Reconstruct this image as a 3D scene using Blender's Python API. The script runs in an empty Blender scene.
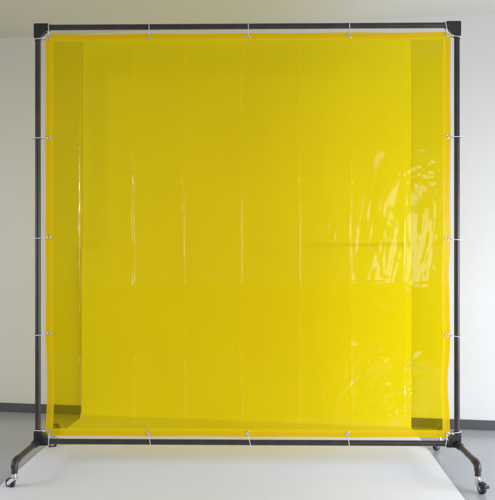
import bpy, bmesh, math, random
import numpy as np
from mathutils import Vector, Matrix
random.seed(7)
rng = np.random.default_rng(11)
S = bpy.context.scene
C = S.collection
PI = math.pi

# ------------------------------------------------------------------ camera, world, lamps
F = 660.0; CX = 249.5; CY = 250.0; CAMZ = 1.2655
DF = 3.843                                   # distance of the screen frame
cam = bpy.data.objects.new('camera', bpy.data.cameras.new('camera'))
C.objects.link(cam); S.camera = cam
cam.location = (0, 0, CAMZ); cam.rotation_euler = (PI/2, 0, 0)
cam.data.sensor_fit = 'HORIZONTAL'; cam.data.sensor_width = 36
cam.data.lens = F/495*36; cam.data.shift_x = -2/495
cam.data.clip_start = .05; cam.data.clip_end = 100

W = bpy.data.worlds.new('World'); S.world = W; W.use_nodes = True
bg = W.node_tree.nodes['Background']
bg.inputs[0].default_value = (.96, .975, 1, 1); bg.inputs[1].default_value = .30

def area(name, loc, target, sx, sy, power, col):
    l = bpy.data.lights.new(name, 'AREA'); l.shape = 'RECTANGLE'; l.size = sx; l.size_y = sy
    l.energy = power; l.color = col
    o = bpy.data.objects.new(name, l); C.objects.link(o); o.location = loc
    o.rotation_euler = (Vector(target)-Vector(loc)).to_track_quat('-Z', 'Y').to_euler()
    return o
# window behind the camera to the right (upper and lower lights with a transom bar between)
area('window_light', (2.55, -1.75, 1.30), (.4, 3.8, 1.2), 1.15, .78, 14, (.86, .92, 1))
area('window_light', (2.55, -1.75, 1.90), (.4, 3.8, 1.8), 1.15, .34, 6.5, (.86, .92, 1))
# long low window on the right-hand side
area('side_window_light', (3.35, 2.3, .95), (.6, 3.8, -.4), 2.5, 1.4, 92, (.85, .90, 1))
# added soft fill lamp out of view, lifts the dim left side
area('left_fill_light', (-3.3, 2.7, 1.3), (-.3, 4.2, .3), 1.6, 1.6, 19, (.96, .95, 1))

S.render.engine = 'CYCLES'
S.view_settings.view_transform = 'Standard'; S.view_settings.look = 'None'
S.view_settings.exposure = .62; S.view_settings.gamma = 1
S.cycles.transparent_max_bounces = 24; S.cycles.max_bounces = 10

# ------------------------------------------------------------------ materials
def nt(name):
    m = bpy.data.materials.new(name); m.use_nodes = True
    t = m.node_tree; b = t.nodes['Principled BSDF']
    return m, t, b
def noise(t, scale, detail=4, coord='Object', stretch=None):
    tc = t.nodes.new('ShaderNodeTexCoord'); n = t.nodes.new('ShaderNodeTexNoise')
    n.inputs['Scale'].default_value = scale; n.inputs['Detail'].default_value = detail
    if stretch:
        mp = t.nodes.new('ShaderNodeMapping'); mp.inputs['Scale'].default_value = stretch
        t.links.new(tc.outputs[coord], mp.inputs[0]); t.links.new(mp.outputs[0], n.inputs['Vector'])
    else: t.links.new(tc.outputs[coord], n.inputs['Vector'])
    return n
def mat(name, c1, c2=None, rough=.5, metal=0, nscale=6, bump=0, bscale=60, rvar=0, stretch=None, spec=.5, bdist=.002):
    m, t, b = nt(name)
    b.inputs['Roughness'].default_value = rough; b.inputs['Metallic'].default_value = metal
    b.inputs['Specular IOR Level'].default_value = spec
    n = noise(t, nscale, 5, stretch=stretch)
    r = t.nodes.new('ShaderNodeValToRGB'); r.color_ramp.elements[0].position = .3; r.color_ramp.elements[1].position = .7
    r.color_ramp.elements[0].color = (*c1, 1); r.color_ramp.elements[1].color = (*(c2 or c1), 1)
    t.links.new(n.outputs['Fac'], r.inputs[0]); t.links.new(r.outputs[0], b.inputs['Base Color'])
    if rvar:
        mr = t.nodes.new('ShaderNodeMapRange'); mr.inputs['To Min'].default_value = rough-rvar; mr.inputs['To Max'].default_value = rough+rvar
        t.links.new(n.outputs['Fac'], mr.inputs[0]); t.links.new(mr.outputs[0], b.inputs['Roughness'])
    if bump:
        n2 = noise(t, bscale, 3, stretch=stretch); bp = t.nodes.new('ShaderNodeBump')
        bp.inputs['Strength'].default_value = bump; bp.inputs['Distance'].default_value = bdist
        t.links.new(n2.outputs['Fac'], bp.inputs['Height']); t.links.new(bp.outputs[0], b.inputs['Normal'])
    return m
M_wall = mat('painted_wall', (.645, .64, .635), (.67, .665, .66), .6, nscale=1.3, bump=.25, bscale=220, bdist=.001)
M_ceil = mat('ceiling_paint', (.62, .61, .57), (.65, .64, .60), .7, nscale=1.1, bump=.2, bscale=160)
M_floor = mat('grey_floor', (.36, .378, .405), (.395, .413, .44), .26, nscale=2.2, bump=.06, bscale=90, rvar=.05, spec=.9)
M_base = mat('grey_baseboard', (.062, .066, .075), (.075, .08, .09), .45, nscale=8)
M_paper = mat('white_paper', (.79, .80, .84), (.82, .83, .87), .55, nscale=1.6, bump=.3, bscale=3.0, bdist=.006, spec=.3)
M_pipe = mat('dark_painted_pipe', (.024, .019, .019), (.040, .032, .031), .36, nscale=14, bump=.15, bscale=240, rvar=.08, bdist=.0006)
M_fit = mat('black_fitting', (.010, .010, .012), (.018, .017, .02), .48, nscale=25, bump=.3, bscale=300, bdist=.0008)
M_zinc = mat('zinc_metal', (.62, .64, .68), (.80, .82, .85), .28, 1, nscale=60, rvar=.1)
M_tyre = mat('black_rubber', (.012, .012, .014), (.02, .02, .022), .5, nscale=40)
M_hub = mat('grey_plastic_hub', (.10, .10, .11), (.13, .13, .14), .45, nscale=40)
M_tie = mat('clear_nylon', (.60, .60, .63), (.72, .72, .76), .25, nscale=80)

def pvc(name, trans, diff, dmix, spec_rough, bump_a, bump_b, gk=.45):
    """tinted soft PVC film: clear tint + a little milky scatter + glossy skin"""
    m = bpy.data.materials.new(name); m.use_nodes = True; t = m.node_tree
    for n in list(t.nodes): t.nodes.remove(n)
    N = t.nodes.new; L = t.links.new
    out = N('ShaderNodeOutputMaterial')
    # slight wrinkling of the skin
    n1 = noise(t, 9, 4, stretch=(1, 1, .45)); n2 = noise(t, 46, 3)
    ad = N('ShaderNodeMath'); ad.operation = 'MULTIPLY_ADD'; ad.inputs[1].default_value = bump_b
    L(n2.outputs['Fac'], ad.inputs[0]); L(n1.outputs['Fac'], ad.inputs[2])
    bp = N('ShaderNodeBump'); bp.inputs['Strength'].default_value = bump_a; bp.inputs['Distance'].default_value = .004
    L(ad.outputs[0], bp.inputs['Height'])
    n3 = noise(t, 3.0, 5, stretch=(2.6, 1, .35))
    mx = N('ShaderNodeMix'); mx.data_type = 'RGBA'
    mx.inputs['A'].default_value = (*trans, 1); mx.inputs['B'].default_value = (trans[0]*.97, trans[1]*.94, trans[2], 1)
    L(n3.outputs['Fac'], mx.inputs['Factor'])
    ia = N('ShaderNodeAttribute'); ia.attribute_name = 'inner'
    mi = N('ShaderNodeMix'); mi.data_type = 'RGBA'; mi.inputs['B'].default_value = (diff[0], diff[1]*1.16, 0, 1); mi.inputs['A'].default_value = (*diff, 1)
    L(ia.outputs['Fac'], mi.inputs['Factor'])
    tr = N('ShaderNodeBsdfTransparent'); L(mx.outputs['Result'], tr.inputs[0])
    df = N('ShaderNodeBsdfDiffuse'); L(mi.outputs['Result'], df.inputs[0])
    tl = N('ShaderNodeBsdfTranslucent'); L(mi.outputs['Result'], tl.inputs[0])
    m1 = N('ShaderNodeMixShader'); m1.inputs[0].default_value = .5; L(df.outputs[0], m1.inputs[1]); L(tl.outputs[0], m1.inputs[2])
    m2 = N('ShaderNodeMixShader'); m2.inputs[0].default_value = dmix; L(tr.outputs[0], m2.inputs[1]); L(m1.outputs[0], m2.inputs[2])
    gl = N('ShaderNodeBsdfGlossy'); gl.inputs['Roughness'].default_value = spec_rough; L(bp.outputs[0], gl.inputs['Normal'])
    lw = N('ShaderNodeFresnel'); lw.inputs['IOR'].default_value = 1.52
    k = N('ShaderNodeMath'); k.operation = 'MULTIPLY'; k.inputs[1].default_value = gk; k.use_clamp = True
    L(lw.outputs[0], k.inputs[0])
    m3 = N('ShaderNodeMixShader'); L(k.outputs[0], m3.inputs[0]); L(m2.outputs[0], m3.inputs[1]); L(gl.outputs[0], m3.inputs[2])
    # folds turn slightly milky (stress whitening)
    at = N('ShaderNodeAttribute'); at.attribute_name = 'fold'
    fm = N('ShaderNodeMath'); fm.operation = 'MULTIPLY_ADD'; fm.inputs[1].default_value = .30; fm.inputs[2].default_value = dmix
    L(at.outputs['Fac'], fm.inputs[0]); L(fm.outputs[0], m2.inputs[0])
    L(m3.outputs[0], out.inputs[0])
    return m
M_film = pvc('yellow_film', (1, .82, .0), (1, .735, .0), .15, .09, .35, .11)
M_hem = pvc('yellow_hem', (1, .82, .0), (.99, .72, .0), .70, .2, .5, .3, .45)

# ------------------------------------------------------------------ helpers
def finish(name, bm, m, parent=None, smooth=True, loc=None):
    me = bpy.data.meshes.new(name); bm.normal_update(); bm.to_mesh(me); bm.free()
    me.materials.append(m)
    if smooth:
        for p in me.polygons: p.use_smooth = True
        me.set_sharp_from_angle(angle=math.radians(35))
    o = bpy.data.objects.new(name, me); C.objects.link(o)
    if parent: o.parent = parent
    if loc is not None: o.location = loc
    return o
def empty(name, loc, rz=0, parent=None):
    o = bpy.data.objects.new(name, None); C.objects.link(o); o.location = loc; o.rotation_euler = (0, 0, rz)
    o.empty_display_size = .1
    if parent: o.parent = parent
    return o
def tag(o, label, cat, group=None, kind=None):
    if label: o['label'] = label
    if cat: o['category'] = cat
    if group: o['group'] = group
    if kind: o['kind'] = kind
    return o
def bvl(bm, w, seg=2, ang=30):
    es = [e for e in bm.edges if len(e.link_faces) == 2 and e.calc_face_angle(0) > math.radians(ang)]
    bmesh.ops.bevel(bm, geom=es, offset=w, segments=seg, affect='EDGES', clamp_overlap=True)
def box(bm, c, s, rot=None):
    mt = Matrix.Translation(c)
    if rot is not None: mt = mt @ rot
    bmesh.ops.create_cube(bm, size=1, matrix=mt @ Matrix.Diagonal((*s, 1)))
def sweep(bm, pts, radii, seg=24, caps=True):
    """round tube along a list of points"""
    pts = [Vector(p) for p in pts]
    if not hasattr(radii, '__len__'): radii = [radii]*len(pts)
    t0 = (pts[1]-pts[0]).normalized()
    nrm = t0.orthogonal().normalized(); rings = []
    for i, p in enumerate(pts):
        a = pts[max(i-1, 0)]; b = pts[min(i+1, len(pts)-1)]
        t = (b-a).normalized() if (b-a).length > 1e-9 else t0
        nrm = (nrm - t*nrm.dot(t)).normalized(); bn = t.cross(nrm)
        rings.append([bm.verts.new(p+(nrm*math.cos(2*PI*k/seg)+bn*math.sin(2*PI*k/seg))*radii[i]) for k in range(seg)])
    for r0, r1 in zip(rings, rings[1:]):
        for k in range(seg): bm.faces.new((r0[k], r0[(k+1) % seg], r1[(k+1) % seg], r1[k]))
    if caps:
        bm.faces.new(rings[0][::-1]); bm.faces.new(rings[-1])
    bmesh.ops.recalc_face_normals(bm, faces=bm.faces[:])
def lathe_path(axis, origin, prof):
    """profile [(distance, radius)] along an axis -> points, radii (doubled rows make crisp steps)"""
    a = Vector(axis); o = Vector(origin)
    return [o+a*d for d, r in prof], [r for d, r in prof]
def grid_mesh(name, P, m, parent=None, closed=False):
    """P: rows x cols x 3 numpy array"""
    r, c = P.shape[:2]
    me = bpy.data.meshes.new(name)
    idx = np.arange(r*c).reshape(r, c)
    f = np.stack([idx[:-1, :-1], idx[:-1, 1:], idx[1:, 1:], idx[1:, :-1]], -1).reshape(-1, 4)
    me.from_pydata(P.reshape(-1, 3).tolist(), [], f.tolist()); me.update()
    me.materials.append(m)
    me.polygons.foreach_set('use_smooth', np.ones(len(me.polygons), bool))
    o = bpy.data.objects.new(name, me); C.objects.link(o)
    if parent: o.parent = parent
    return o

# ------------------------------------------------------------------ the setting
WS = -.1486                                            # the back wall runs slightly towards us on the right
WA = math.atan(WS)
wdir = Vector((math.cos(WA), math.sin(WA), 0)); wn = Vector((math.sin(WA), -math.cos(WA), 0))   # towards camera
W0 = Vector((0, 4.8966, 0))
def wallpt(s, z, off=0): return W0 + wdir*s + wn*off + Vector((0, 0, z))
CEIL = 2.93
bm = bmesh.new()
box(bm, (0, 0, 0), (9, .12, CEIL+.1))
o = finish('back_wall', bm, M_wall, smooth=False)
c = wallpt(0, (CEIL+.1)/2-.02, -.06); o.location = c; o.rotation_euler = (0, 0, WA)
tag(o, None, None, kind='structure')
o['label'] = 'plain painted wall behind the yellow screen'
bm = bmesh.new(); box(bm, (0, 0, 0), (8.9, .012, .066)); bvl(bm, .003)
o = finish('baseboard', bm, M_base); o.location = wallpt(0, .033+.001, .006+.001); o.rotation_euler = (0, 0, WA)
tag(o, 'low dark grey baseboard along the foot of the wall', None, kind='structure')
bm = bmesh.new(); box(bm, (0, -2, -.05), (16, 16, .1)); tag(finish('floor', bm, M_floor, smooth=False), None, None, kind='structure')
bm = bmesh.new(); box(bm, (0, 3.6, CEIL+.05), (9, 4.4, .1)); tag(finish('ceiling', bm, M_ceil, smooth=False), None, None, kind='structure')

# white paper backdrop: hangs on the wall, sweeps down and runs out over the floor
def smooth(t):
    t = np.clip(t, 0, 1); return t*t*(3-2*t)
def wall_s(px):                                       # where a line of sight at pixel column px meets the wall
    k = (px-CX)/F
    y = W0.y/(1-WS*k); x = k*y
    return (Vector((x, y, 0))-W0).dot(wdir)
sl, sr = wall_s(83), wall_s(411)
PTOP = 2.882; SEAM = 1.31; R = .035; ncol = 150
TA = math.tan(math.radians(3.08))
rows = []
ts = np.linspace(0, 1, ncol)
def wall_row(z, off):
    s = sl+(sr-sl)*ts
    lift = -.092*smooth((z-2.0)/.85)                   # the top edge drops a little towards the right
    return [list(wallpt(a, z+lift*t_, b)) for a, b, t_ in zip(s, off, ts)]
def puff(z):
    s = (sr-sl)*ts
    return 0.003+.045*smooth(s/.24)*(1-.8*smooth((s-(sr-sl)*.55)/((sr-sl)*.45)))*smooth((PTOP-z)/.36)*(.82+.18*smooth((z-SEAM)/.5))
for z in np.linspace(PTOP, SEAM, 70): rows.append(wall_row(z, puff(z)))
for z in (SEAM-.012,): rows.append(wall_row(z, .012+.027*smooth((sr-sl)*ts/.22)))
for z in np.linspace(SEAM-.03, R, 40):
    k = (z-R)/(SEAM-.03-R)
    rows.append(wall_row(z, .024+.0175*smooth((sr-sl)*ts/.22)*k))
for a in np.linspace(0, PI/2, 14)[1:]:
    off = .024+R*(1-math.cos(a)); z = R-R*math.sin(a)+.004
    rows.append(wall_row(z, np.full(ncol, off)))
last = np.array(rows[-1])
fl = np.array([[-1.301+(y-4.261)*TA, y] for y in (3.42,)])[0]
for k in np.linspace(0, 1, 70)[1:]:
    row = []
    for i, t in enumerate(ts):
        x0, y0 = last[i][:2]
        yl = 3.36-.30*(1-(1-min(1, t*6))**1.5) - .25*t
        if i == 0: xf = -1.301+(yl-4.261)*TA
        xl = -1.301+(yl-4.261)*TA + t*2.436
        y = y0+(yl-y0)*k; xe = -1.301+(y-4.261)*(.042+(TA-.042)*t) + t*2.434; kk = min(1, k*25); x = x0+(xe-x0)*kk*kk*(3-2*kk)
        # keep the side edges straight on the floor
        z = .004 + .0045*smooth(k*6)*(1+.6*math.sin(x*3.1+1)*math.cos(y*4.3+x)+.4*math.sin(y*9+x*2.3+math.sin(x*2)))
        row.append([x, y, z])
    rows.append(row)
P = np.array(rows)
o = grid_mesh('paper_backdrop', P, M_paper)
tag(o, 'wide white paper backdrop hung on the wall and rolled out over the floor under the screen', 'backdrop')

# ------------------------------------------------------------------ the rolling frame
FX, FYAW = -.0185, math.radians(-.96)
fr = empty('rolling_frame', (FX, DF, 0), FYAW)
tag(fr, 'square dark pipe frame on four casters holding the yellow curtain', 'frame')
HW = 1.22; ZT, ZB = 2.567, .1455; PR = .0160; LEG = .368
for s in (-1, 1):
    bm = bmesh.new(); sweep(bm, [(s*HW, 0, ZB+.02), (s*HW, 0, ZT-.02)], PR, 32)
    finish('post', bm, M_pipe, fr)
bm = bmesh.new(); sweep(bm, [(-HW+.02, 0, ZT), (HW-.02, 0, ZT)], PR, 32); finish('top_rail', bm, M_pipe, fr)
bm = bmesh.new(); sweep(bm, [(-HW+.02, 0, ZB), (HW-.02, 0, ZB)], PR, 32); finish('bottom_rail', bm, M_pipe, fr)

def gusset_L(bm, sx, sz, cx, cz, arm=.062, r=.0195, g=.040, depth=.036):
    """L-shaped socket fitting with a filled inner corner, outline in XZ, given depth"""
    out = [(-r, -r+.004), (-r+.004, -r)]
    out = [(-r, arm), (-r, -r+.005), (-r+.0015, -r+.0015), (-r+.005, -r), (arm, -r), (arm, r)]
    n = 6
    for i in range(n+1):
        a = PI/2*(1-i/n); q = 1-i/n                     # nearly straight, slightly hollow web
        out.append((r+g*(.35*(1-math.cos(a))+.65*q), r+g*(.35*(1-math.sin(a))+.65*(1-q))))
    out.append((r, arm))
    vs = []
    for y in (-depth/2, depth/2):
        vs.append([bm.verts.new((cx+sx*u, y, cz+sz*v)) for u, v in out])
    k = len(out)
    bm.faces.new(vs[0]); bm.faces.new(vs[1][::-1])
    for i in range(k): bm.faces.new((vs[0][i], vs[1][i], vs[1][(i+1) % k], vs[0][(i+1) % k]))
    bmesh.ops.recalc_face_normals(bm, faces=bm.faces[:])
    bvl(bm, .008, 3, 50)
for s in (-1, 1):
    bm = bmesh.new(); gusset_L(bm, -s, -1, s*HW, ZT)
    for d, ax in (((-s, 0, 0), 0), ((0, 0, -1), 2)):
        p, rr = lathe_path(d, (s*HW, 0, ZT), [(.052, .0200), (.053, .0212), (.063, .0212), (.064, .0200), (.0641, .0165)])
        sweep(bm, p, rr, 28)
    finish('corner_fitting', bm, M_fit, fr)
    bm = bmesh.new(); gusset_L(bm, -s, 1, s*HW, ZB, arm=.060)
    for d in ((-s, 0, 0), (0, 0, 1)):
        p, rr = lathe_path(d, (s*HW, 0, ZB), [(.050, .0205), (.051, .0220), (.061, .0220), (.062, .0205), (.0621, .0165)])
        sweep(bm, p, rr, 28)
    for d in ((0, -1, 0), (0, 1, 0)):
        p, rr = lathe_path(d, (s*HW, 0, ZB), [(0, .0205), (.046, .0205), (.047, .0222), (.060, .0222), (.061, .0205), (.0611, .0165)])
        sweep(bm, p, rr, 28)
    p, rr = lathe_path((0, 0, -1), (s*HW, 0, ZB), [(0, .0195), (.020, .0195), (.024, .016), (.0245, .001)])
    sweep(bm, p, rr, 28)
    # set screw on the fitting
    p, rr = lathe_path((0, -1, 0), (s*(HW-.04), 0, ZB+.024), [(0, .004), (.021, .004), (.0211, .002)])
    sweep(bm, p, rr, 12)
    finish('base_fitting', bm, M_fit, fr)

def make_caster(parent, x, y, z_top, spin, brake=False):
    """z_top: lower end of the down pipe; the wheel stands on the floor"""
    cs = empty('caster', (x, y, 0), spin, parent)
    wr = .0275; trail = .030
    bm = bmesh.new()
    p, rr = lathe_path((0, 0, 1), (0, 0, z_top-.030), [(0, .001), (.0001, .012), (.006, .0165), (.010, .0165), (.014, .011), (.018, .010), (.0181, .0145), (.026, .0145), (.0261, .009), (.034, .009)])
    sweep(bm, p, rr, 24)
    finish('stem', bm, M_zinc, cs)
    zf = z_top-.030
    bm = bmesh.new()
    box(bm, (0, 0, zf), (.034, .034, .004))
    for s in (-1, 1):                                    # cheek plates from the crown to the axle
        v = []
        for yy in (s*.0150, s*.0172):
            v.append([bm.verts.new((px, yy, pz)) for px, pz in ((-.014, zf+.001), (.016, zf+.001), (trail+.008, wr+.007), (trail+.009, wr-.004), (trail, wr-.009), (trail-.009, wr-.003))])
        bm.faces.new(v[0]); bm.faces.new(v[1][::-1])
        for i in range(6): bm.faces.new((v[0][i], v[1][i], v[1][(i+1) % 6], v[0][(i+1) % 6]))
    p, rr = lathe_path((0, 1, 0), (trail, -.021, wr), [(0, .001), (.0001, .0045), (.042, .0045), (.0421, .001)])
    sweep(bm, p, rr, 12)
    bmesh.ops.recalc_face_normals(bm, faces=bm.faces[:])
    finish('fork', bm, M_zinc, cs)
    bm = bmesh.new()
    p, rr = lathe_path((0, 1, 0), (trail, -.0115, wr), [(0, .017), (.0001, .0225), (.002, .0258), (.005, wr), (.018, wr), (.021, .0258), (.0229, .0225), (.023, .017)])
    sweep(bm, p, rr, 40); wh = finish('wheel', bm, M_tyre, cs)
    bm = bmesh.new()
    p, rr = lathe_path((0, 1, 0), (trail, -.0125, wr), [(0, .006), (.0001, .0165), (.0249, .0165), (.025, .006)])
    sweep(bm, p, rr, 28); h = finish('hub', bm, M_hub, cs)
    if brake:
        bm = bmesh.new()
        box(bm, (trail+.030, 0, wr+.014), (.030, .026, .004), Matrix.Rotation(math.radians(-28), 4, 'Y'))
        box(bm, (trail+.008, 0, wr+.028), (.030, .028, .007), Matrix.Rotation(math.radians(12), 4, 'Y'))
        box(bm, (trail+.040, .004, wr+.019), (.006, .018, .016))
        bvl(bm, .0015, 2)
        finish('brake_lever', bm, M_tyre, cs)
    return cs
ZD = .084
for s in (-1, 1):
    for f in (-1, 1):
        # horizontal pipe, bend and down pipe as one run
        rb = .030; pts = [(s*HW, f*.03, ZB)]
        pts.append((s*HW, f*(LEG-rb), ZB))
        for i in range(1, 9):
            a = PI/2*i/8; pts.append((s*HW, f*(LEG-rb+rb*math.sin(a)), ZB-rb*(1-math.cos(a))))
        pts.append((s*HW, f*LEG, ZD))
        bm = bmesh.new(); sweep(bm, pts, PR, 28)
        lg = finish('leg', bm, M_pipe, fr)
        bm = bmesh.new()                                # elbow sleeve over the bend
        ep = [(s*HW, f*(LEG-rb-.020), ZB), (s*HW, f*(LEG-rb-.006), ZB), (s*HW, f*(LEG-rb-.005), ZB)]+pts[1:-1]+[(s*HW, f*LEG, ZB-rb-.004)]
        sweep(bm, ep, [.0200, .0200, .0188]+[.0188]*(len(ep)-4)+[.0195], 28)
        finish('elbow', bm, M_pipe, fr)
spins = {(-1, -1): math.radians(155), (1, -1): math.radians(-68), (-1, 1): math.radians(200), (1, 1): math.radians(215)}
for (s, f), a in spins.items():
    make_caster(fr, s*HW, f*LEG, ZD, a, brake=(f == -1 and s == 1))

# ------------------------------------------------------------------ the curtain
def lx(px): return (px-CX)/F*DF - FX                  # photo column on the frame plane -> local x
def lz(py): return CAMZ+(CY-py)/F*DF
def field(n, m, sx, sy, seed, ang=0):
    """smooth random field, feature size sx, sy in grid cells, unit variance"""
    g = np.random.default_rng(seed).normal(size=(n, m))
    fy = np.fft.fftfreq(n)[:, None]; fx = np.fft.fftfreq(m)[None, :]
    ca, sa = math.cos(ang), math.sin(ang)
    u = fx*ca+fy*sa; v = -fx*sa+fy*ca
    h = np.real(np.fft.ifft2(np.fft.fft2(g)*np.exp(-2*PI*PI*((u*sx)**2+(v*sy)**2))))
    return h/h.std()
X0, X1, Y0, Y1 = 44.7, 449.4, 33.2, 436.6
NX, NY = 640, 640
PX, PY = np.meshgrid(np.linspace(X0, X1, NX), np.linspace(Y0, Y1, NY))
# px per cell ~ .63
def surf():
    mm = .001
    h = np.zeros_like(PX)
    wob = field(NY, NX, 40, 60, 3)*.5
    cre = [80, 133, 184, 241, 298, 350, 403]
    amp = [4.6, 5.0, 4.3, 3.9, 3.1, 3.4, 2.6]
    for c, a in zip(cre, amp):
        d = PX-c-wob
        band = .5+.5*np.exp(-((PY-205)/80)**2)+.55*np.exp(-((PY-398)/30)**2)
        ky = field(NY, NX, 60, 5.5, int(c)+500)          # every crease is crumpled a little along its length
        d = d-.35*field(NY, NX, 60, 9, int(c)+700)
        h -= a*mm*np.clip(band*(1+.13*ky), 0, 2)*np.exp(-(d/1.35)**2)
        h -= 2.2*mm*np.exp(-(np.abs(d)/9.0)**1.3)
    # panels pillow slightly between the creases
    h += 2.0*mm*np.cos((PX-80)/53.8*2*PI)*.5
    # packing folds across
    for yc, a in ((150, .9), (284, 2.2), (362, 1.6)):
        d = PY-yc-field(NY, NX, 50, 50, int(yc))*1.0
        h -= a*mm*np.exp(-(d/2.2)**2)*(.6+.4*field(NY, NX, 14, 14, int(yc)+1))
        h -= 2.2*mm*np.exp(-(d/15)**2)
    # slow billow
    h += 9*mm*field(NY, NX, 90, 110, 21)*.6
    h -= 26*mm*np.sin(np.clip((PY-Y0)/(Y1-Y0), 0, 1)*PI)*np.sin(np.clip((PX-X0)/(X1-X0), 0, 1)*PI)*.5
    # wrinkles, strong to the right
    wr = smooth((PX-285)/110)
    wr2 = np.exp(-((PX-422)/26)**2-((PY-225)/55)**2)
    h += (.25+.9*wr)*mm*field(NY, NX, 9, 22, 31, .35)*.8
    h += (.10+.30*wr)*mm*field(NY, NX, 4, 7, 32, -.6)*.6
    h += wr2*mm*(field(NY, NX, 4.0, 16, 33, .25)*.75+field(NY, NX, 2.2, 6, 35, -.3)*.17)
    wr4 = np.exp(-((PX-424)/17)**4-((PY-172)/9)**4)
    h += wr4*mm*field(NY, NX, 2.2, 2.6, 36, .4)*.5
    wr5 = smooth((PX-300)/30)*smooth((450-PX)/20)*np.exp(-((PY-235)/60)**4)
    h += wr5*mm*field(NY, NX, 2.2, 11, 37, .15)*.32
    wr3 = np.exp(-((PX-375)/42)**4-((PY-386)/40)**4)
    pk = np.maximum(field(NY, NX, 13, 6, 38, -.4)-.2, 0)
    h -= wr3*mm*(pk*7.2+np.maximum(field(NY, NX, 8, 4.2, 41, -.65)-.4, 0)*3.4)
    h += wr3*mm*(field(NY, NX, 3, 5, 39, -.3)*.6+np.maximum(field(NY, NX, 5, 2.6, 52, -.5)-.6, 0)*1.2)
    h -= 15*mm*np.exp(-((PX-378)/50)**2-((PY-428)/34)**2)*smooth((440-PY)/22)
    wr6 = np.exp(-((PX-PX)/1)**2)*np.exp(-((PX-330)/10)**2-((PY-405)/22)**2)
    h -= wr6*mm*np.maximum(field(NY, NX, 3, 8, 40, .0), 0)*4
    # knots of crumple where the folds cross
    for c in cre:
        for yc in (175, 284, 362):
            q = np.exp(-((PX-c)/6)**2-((PY-yc)/8)**2)
            h += q*mm*field(NY, NX, 2.6, 3.2, int(c)*3+yc)*.9
    # pinned at the grommets / quiet at the very edge
    e = np.minimum(np.minimum(PX-X0, X1-PX), np.minimum(PY-Y0, Y1-PY))
    h *= .25+.75*smooth(e/22)
    return h
H = surf()
# outline: edges drawn in a little between the ties
tl_y = np.array([36, 137, 238, 334, 433]); tl_x = np.array([47, 149, 248.5, 349, 447])
def sag(v, knots, a):
    r = np.zeros_like(v)
    for k0, k1, aa in zip(knots, knots[1:], a):
        m_ = (v >= k0) & (v <= k1); r[m_] = aa*np.sin((v[m_]-k0)/(k1-k0)*PI)
    return r
wL = np.exp(-(PX-X0)/45); wR = np.exp(-(X1-PX)/40); wT = np.exp(-(PY-Y0)/40); wB = np.exp(-(Y1-PY)/40)
QX = PX + wL*sag(PY, tl_y, (.3, .3, .6, 1.6)) - wR*(sag(PY, tl_y, (.6, .8, 1.8, 2.6))-.35*np.sin(PY/9.)*smooth((PY-240)/30))
QY = PY + wT*sag(PX, tl_x, (.7, .5, .5, .7)) - wB*sag(PX, tl_x, (.5, .4, .4, .6))
# rounded corners
for cx_, sx_ in ((X0, 1), (X1, -1)):
    for cy_, sy_ in ((Y0, 1), (Y1, -1)):
        u = (PX-cx_)*sx_; v = (PY-cy_)*sy_
        q = np.clip(1-u/5, 0, 1)*np.clip(1-v/5, 0, 1)
        QX += sx_*q*1.5; QY += sy_*q*1.5
YOFF = -.002
def pos(qx, qy, h): return np.stack([lx(qx), YOFF+h, lz(qy)], -1)
cur_mesh = grid_mesh('yellow_curtain', pos(QX, QY, H), M_film)
fa = np.zeros_like(PX)
for c_ in (80, 133, 184, 241, 298, 350, 403):
    d_ = PX-c_-field(NY, NX, 40, 60, 3)*.5
    fa += np.exp(-(d_/1.0)**2)*np.clip(.6+.35*field(NY, NX, 60, 14, c_+900), 0, 1)
fa += .2*np.exp(-((PY-284)/1.0)**2)*np.clip(field(NY, NX, 12, 60, 950), 0, 1)
att = cur_mesh.data.attributes.new('fold', 'FLOAT', 'POINT'); att.data.foreach_set('value', np.clip(fa, 0, 1).ravel().astype(np.float32))
cur = cur_mesh; cur.location = (FX, DF, 0); cur.rotation_euler = (0, 0, FYAW)
tag(cur, 'transparent yellow plastic curtain with vertical creases, tied inside the dark frame', 'curtain')
# hem: doubled strip welded round the edge, a few mm in front of the film
HB = 12                                                 # cells ~ 7.6 px
def strip(sl_r, sl_c):
    q = pos(QX[sl_r, sl_c], QY[sl_r, sl_c], H[sl_r, sl_c])
    q = q.copy(); q[..., 1] -= .0016
    return q
bm = bmesh.new()
V = {}
st = 1
inner = lambda i, j: (i < HB or i >= NY-HB-1 or j < HB or j >= NX-HB-1)
Q = pos(QX, QY, H)
def gv(i, j):
    if (i, j) not in V:
        p = Q[i, j]
        V[(i, j)] = bm.verts.new((p[0], p[1]-.0016, p[2]))
    return V[(i, j)]
js = list(range(0, HB+1, 3)); je = [NX-1-k for k in js][::-1]
ii = list(range(0, HB+1, 3)); ie = [NY-1-k for k in ii][::-1]
full_i = ii[:-1]+list(range(HB, NY-1-HB, 3))+ie; full_j = js[:-1]+list(range(HB, NX-1-HB, 3))+je
for a, b in zip(full_i, full_i[1:]):
    for c, d in zip(full_j, full_j[1:]):
        if b <= HB or a >= NY-1-HB or d <= HB or c >= NX-1-HB:
            bm.faces.new((gv(a, c), gv(a, d), gv(b, d), gv(b, c)))
keys = list(V.keys())
hem = finish('hem', bm, M_hem, cur)
ev = [smooth(np.array((min(i, j, NY-1-i, NX-1-j)-7.0)/2.0)) for i, j in keys]
ha = hem.data.attributes.new('inner', 'FLOAT', 'POINT'); ha.data.foreach_set('value', np.array(ev, np.float32))

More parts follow.
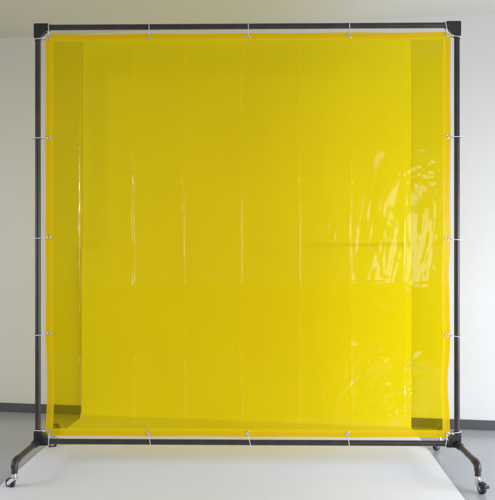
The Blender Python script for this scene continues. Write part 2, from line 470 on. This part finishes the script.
# grommets
GP = []                                                 # (kind, px, py)
for px in (149.5, 248.5, 349.5): GP.append(('top', px, 37))
for px in (148.5, 247.5, 347): GP.append(('bottom', px, 432.2))
for py in (137, 237, 334): GP.append(('left', 48.3, py))
for py in (137.5, 239, 334.3): GP.append(('right', 446.0, py))
GP += [('tl', 48.2, 37), ('tr', 446.3, 36.3), ('bl', 48.6, 431.6), ('br', 446.2, 432.8)]
def make_ring():
    bm = bmesh.new(); R_, r_ = .0085, .0032
    vs = []
    for i in range(28):
        a = 2*PI*i/28; vs.append([bm.verts.new(((R_+r_*math.cos(b))*math.cos(a), -r_*.55*math.sin(b)-.001, (R_+r_*math.cos(b))*math.sin(a))) for b in [2*PI*k/10 for k in range(10)]])
    for i in range(28):
        for k in range(10):
            bm.faces.new((vs[i][k], vs[(i+1) % 28][k], vs[(i+1) % 28][(k+1) % 10], vs[i][(k+1) % 10]))
    bmesh.ops.recalc_face_normals(bm, faces=bm.faces[:])
    return finish('grommet', bm, M_zinc, cur)
ring0 = make_ring(); first = True
for kind, px, py in GP:
    if first: g = ring0; first = False
    else:
        g = ring0.copy(); C.objects.link(g); g.parent = cur
    j = int(np.clip((px-X0)/(X1-X0)*(NX-1), 0, NX-1)); i = int(np.clip((py-Y0)/(Y1-Y0)*(NY-1), 0, NY-1))
    g.location = (lx(px), YOFF+H[i, j]-.004, lz(py))

# zip ties: a loop round the pipe and through the grommet, with a locking head and a clipped tail
def make_tie(gx, gz, hx, hz, rout, tail, seedv):
    """from grommet (gx,gz) to pipe centre (hx,hz), local frame coordinates"""
    t = empty('zip_tie', Vector((FX, DF, 0))+Matrix.Rotation(FYAW, 3, 'Z') @ Vector((hx, 0, hz)), FYAW)
    d = Vector((hx-gx, 0, hz-gz)); Ld = d.length; d.normalize(); side = Vector((-d.z, 0, d.x)); up = Vector((0, 1, 0))
    pts = []; r1 = .0035
    for i in range(13):                                 # round the pipe
        a = -PI/2+PI*i/12; pts.append(d*(rout*math.cos(a)) + up*(.0185*math.sin(a)))
    for i in range(7):                                  # through the grommet
        a = PI/2+PI*i/6; pts.append(d*(-Ld+r1*math.cos(a)) + up*(r1*math.sin(a)) )
    bm = bmesh.new(); w = .0023; th = .0013; n = len(pts); loop = []
    cen = -d*Ld*.5
    for i, p in enumerate(pts):
        a, b = pts[i-1], pts[(i+1) % n]; tg = (b-a).normalized(); nn = tg.cross(side).normalized()
        if nn.dot(p-cen) < 0: nn = -nn
        loop.append([bm.verts.new(p+side*w*u+nn*th*v) for u, v in ((-1, 0), (1, 0), (1, 1), (-1, 1))])
    for i in range(n):
        A, B = loop[i], loop[(i+1) % n]
        for k in range(4): bm.faces.new((A[k], A[(k+1) % 4], B[(k+1) % 4], B[k]))
    bmesh.ops.recalc_face_normals(bm, faces=bm.faces[:])
    st_ = finish('strap', bm, M_tie, t)
    bm = bmesh.new()
    rot = Matrix((side, up, d)).transposed().to_4x4()
    hp = -d*(Ld*.52)-up*.0135
    box(bm, hp, (.0085, .0065, .0075), rot)
    tdir = (d*.25-up*.35+side*tail).normalized()
    rt = tdir.to_track_quat('Z', 'Y').to_matrix().to_4x4()
    box(bm, hp+tdir*.007, (.0040, .0014, .010), rt)
    finish('locking_head', bm, M_tie, t)
    return t
O4 = ['first', 'second', 'third', 'fourth', 'fifth']
def tie(kind, px, py, label, pipe, tail=0.6):
    gx, gz = lx(px), lz(py)
    dv = random.uniform(-.004, .004)
    if pipe == 'top': hx, hz, ro = gx+dv, ZT, .0195
    if pipe == 'bottom': hx, hz, ro = gx+dv+(.012 if kind == 'bottom' else 0), ZB, .0195
    if pipe == 'left': hx, hz, ro = -HW, gz-.004+dv, .034
    if pipe == 'right': hx, hz, ro = HW, gz-.005+dv, .030
    t = make_tie(gx, gz, hx, hz, ro, tail*random.choice((-1, 1)), 0)
    tag(t, label, 'zip tie', 'zip ties lacing the curtain to the frame')
for (k, px, py), w_ in zip(GP[0:3], ('left of the middle', 'at the middle', 'right of the middle')): tie(k, px, py, f'clear zip tie on the top rail {w_}', 'top')
for (k, px, py), w_ in zip(GP[3:6], ('left of the middle', 'at the middle', 'right of the middle')): tie(k, px, py, f'clear zip tie on the bottom rail {w_}', 'bottom')
for (k, px, py), w_ in zip(GP[6:9], ('in its upper half', 'at mid height', 'in its lower half')): tie(k, px, py, f'clear zip tie around the left post {w_}', 'left')
for (k, px, py), w_ in zip(GP[9:12], ('in its upper half', 'at mid height', 'in its lower half')): tie(k, px, py, f'clear zip tie around the right post {w_}', 'right')
CW = {'tl': 'top left', 'tr': 'top right', 'bl': 'bottom left', 'br': 'bottom right'}
for k, px, py in GP[12:]:
    a = 'top' if k[0] == 't' else 'bottom'; b = 'left' if k[1] == 'l' else 'right'
    sg = 1 if b == 'left' else -1; vg = 1 if a == 'top' else -1
    g = (px, py)
    gx, gz = lx(px), lz(py)
    xr = -sg*(HW-.068); zr = (ZT-.070) if a == 'top' else (ZB+.068)
    t = make_tie(gx, gz, xr, ZT if a == 'top' else ZB, .0225, .5, 0)
    tag(t, f'clear zip tie on the {a} rail beside the {CW[k]} corner fitting', 'zip tie', 'zip ties lacing the curtain to the frame')
    t = make_tie(gx, gz, -sg*HW, zr, .0225, -.5, 0)
    tag(t, f'clear zip tie around the {b} post {"just under" if a=="top" else "just above"} the {CW[k]} corner fitting', 'zip tie', 'zip ties lacing the curtain to the frame')
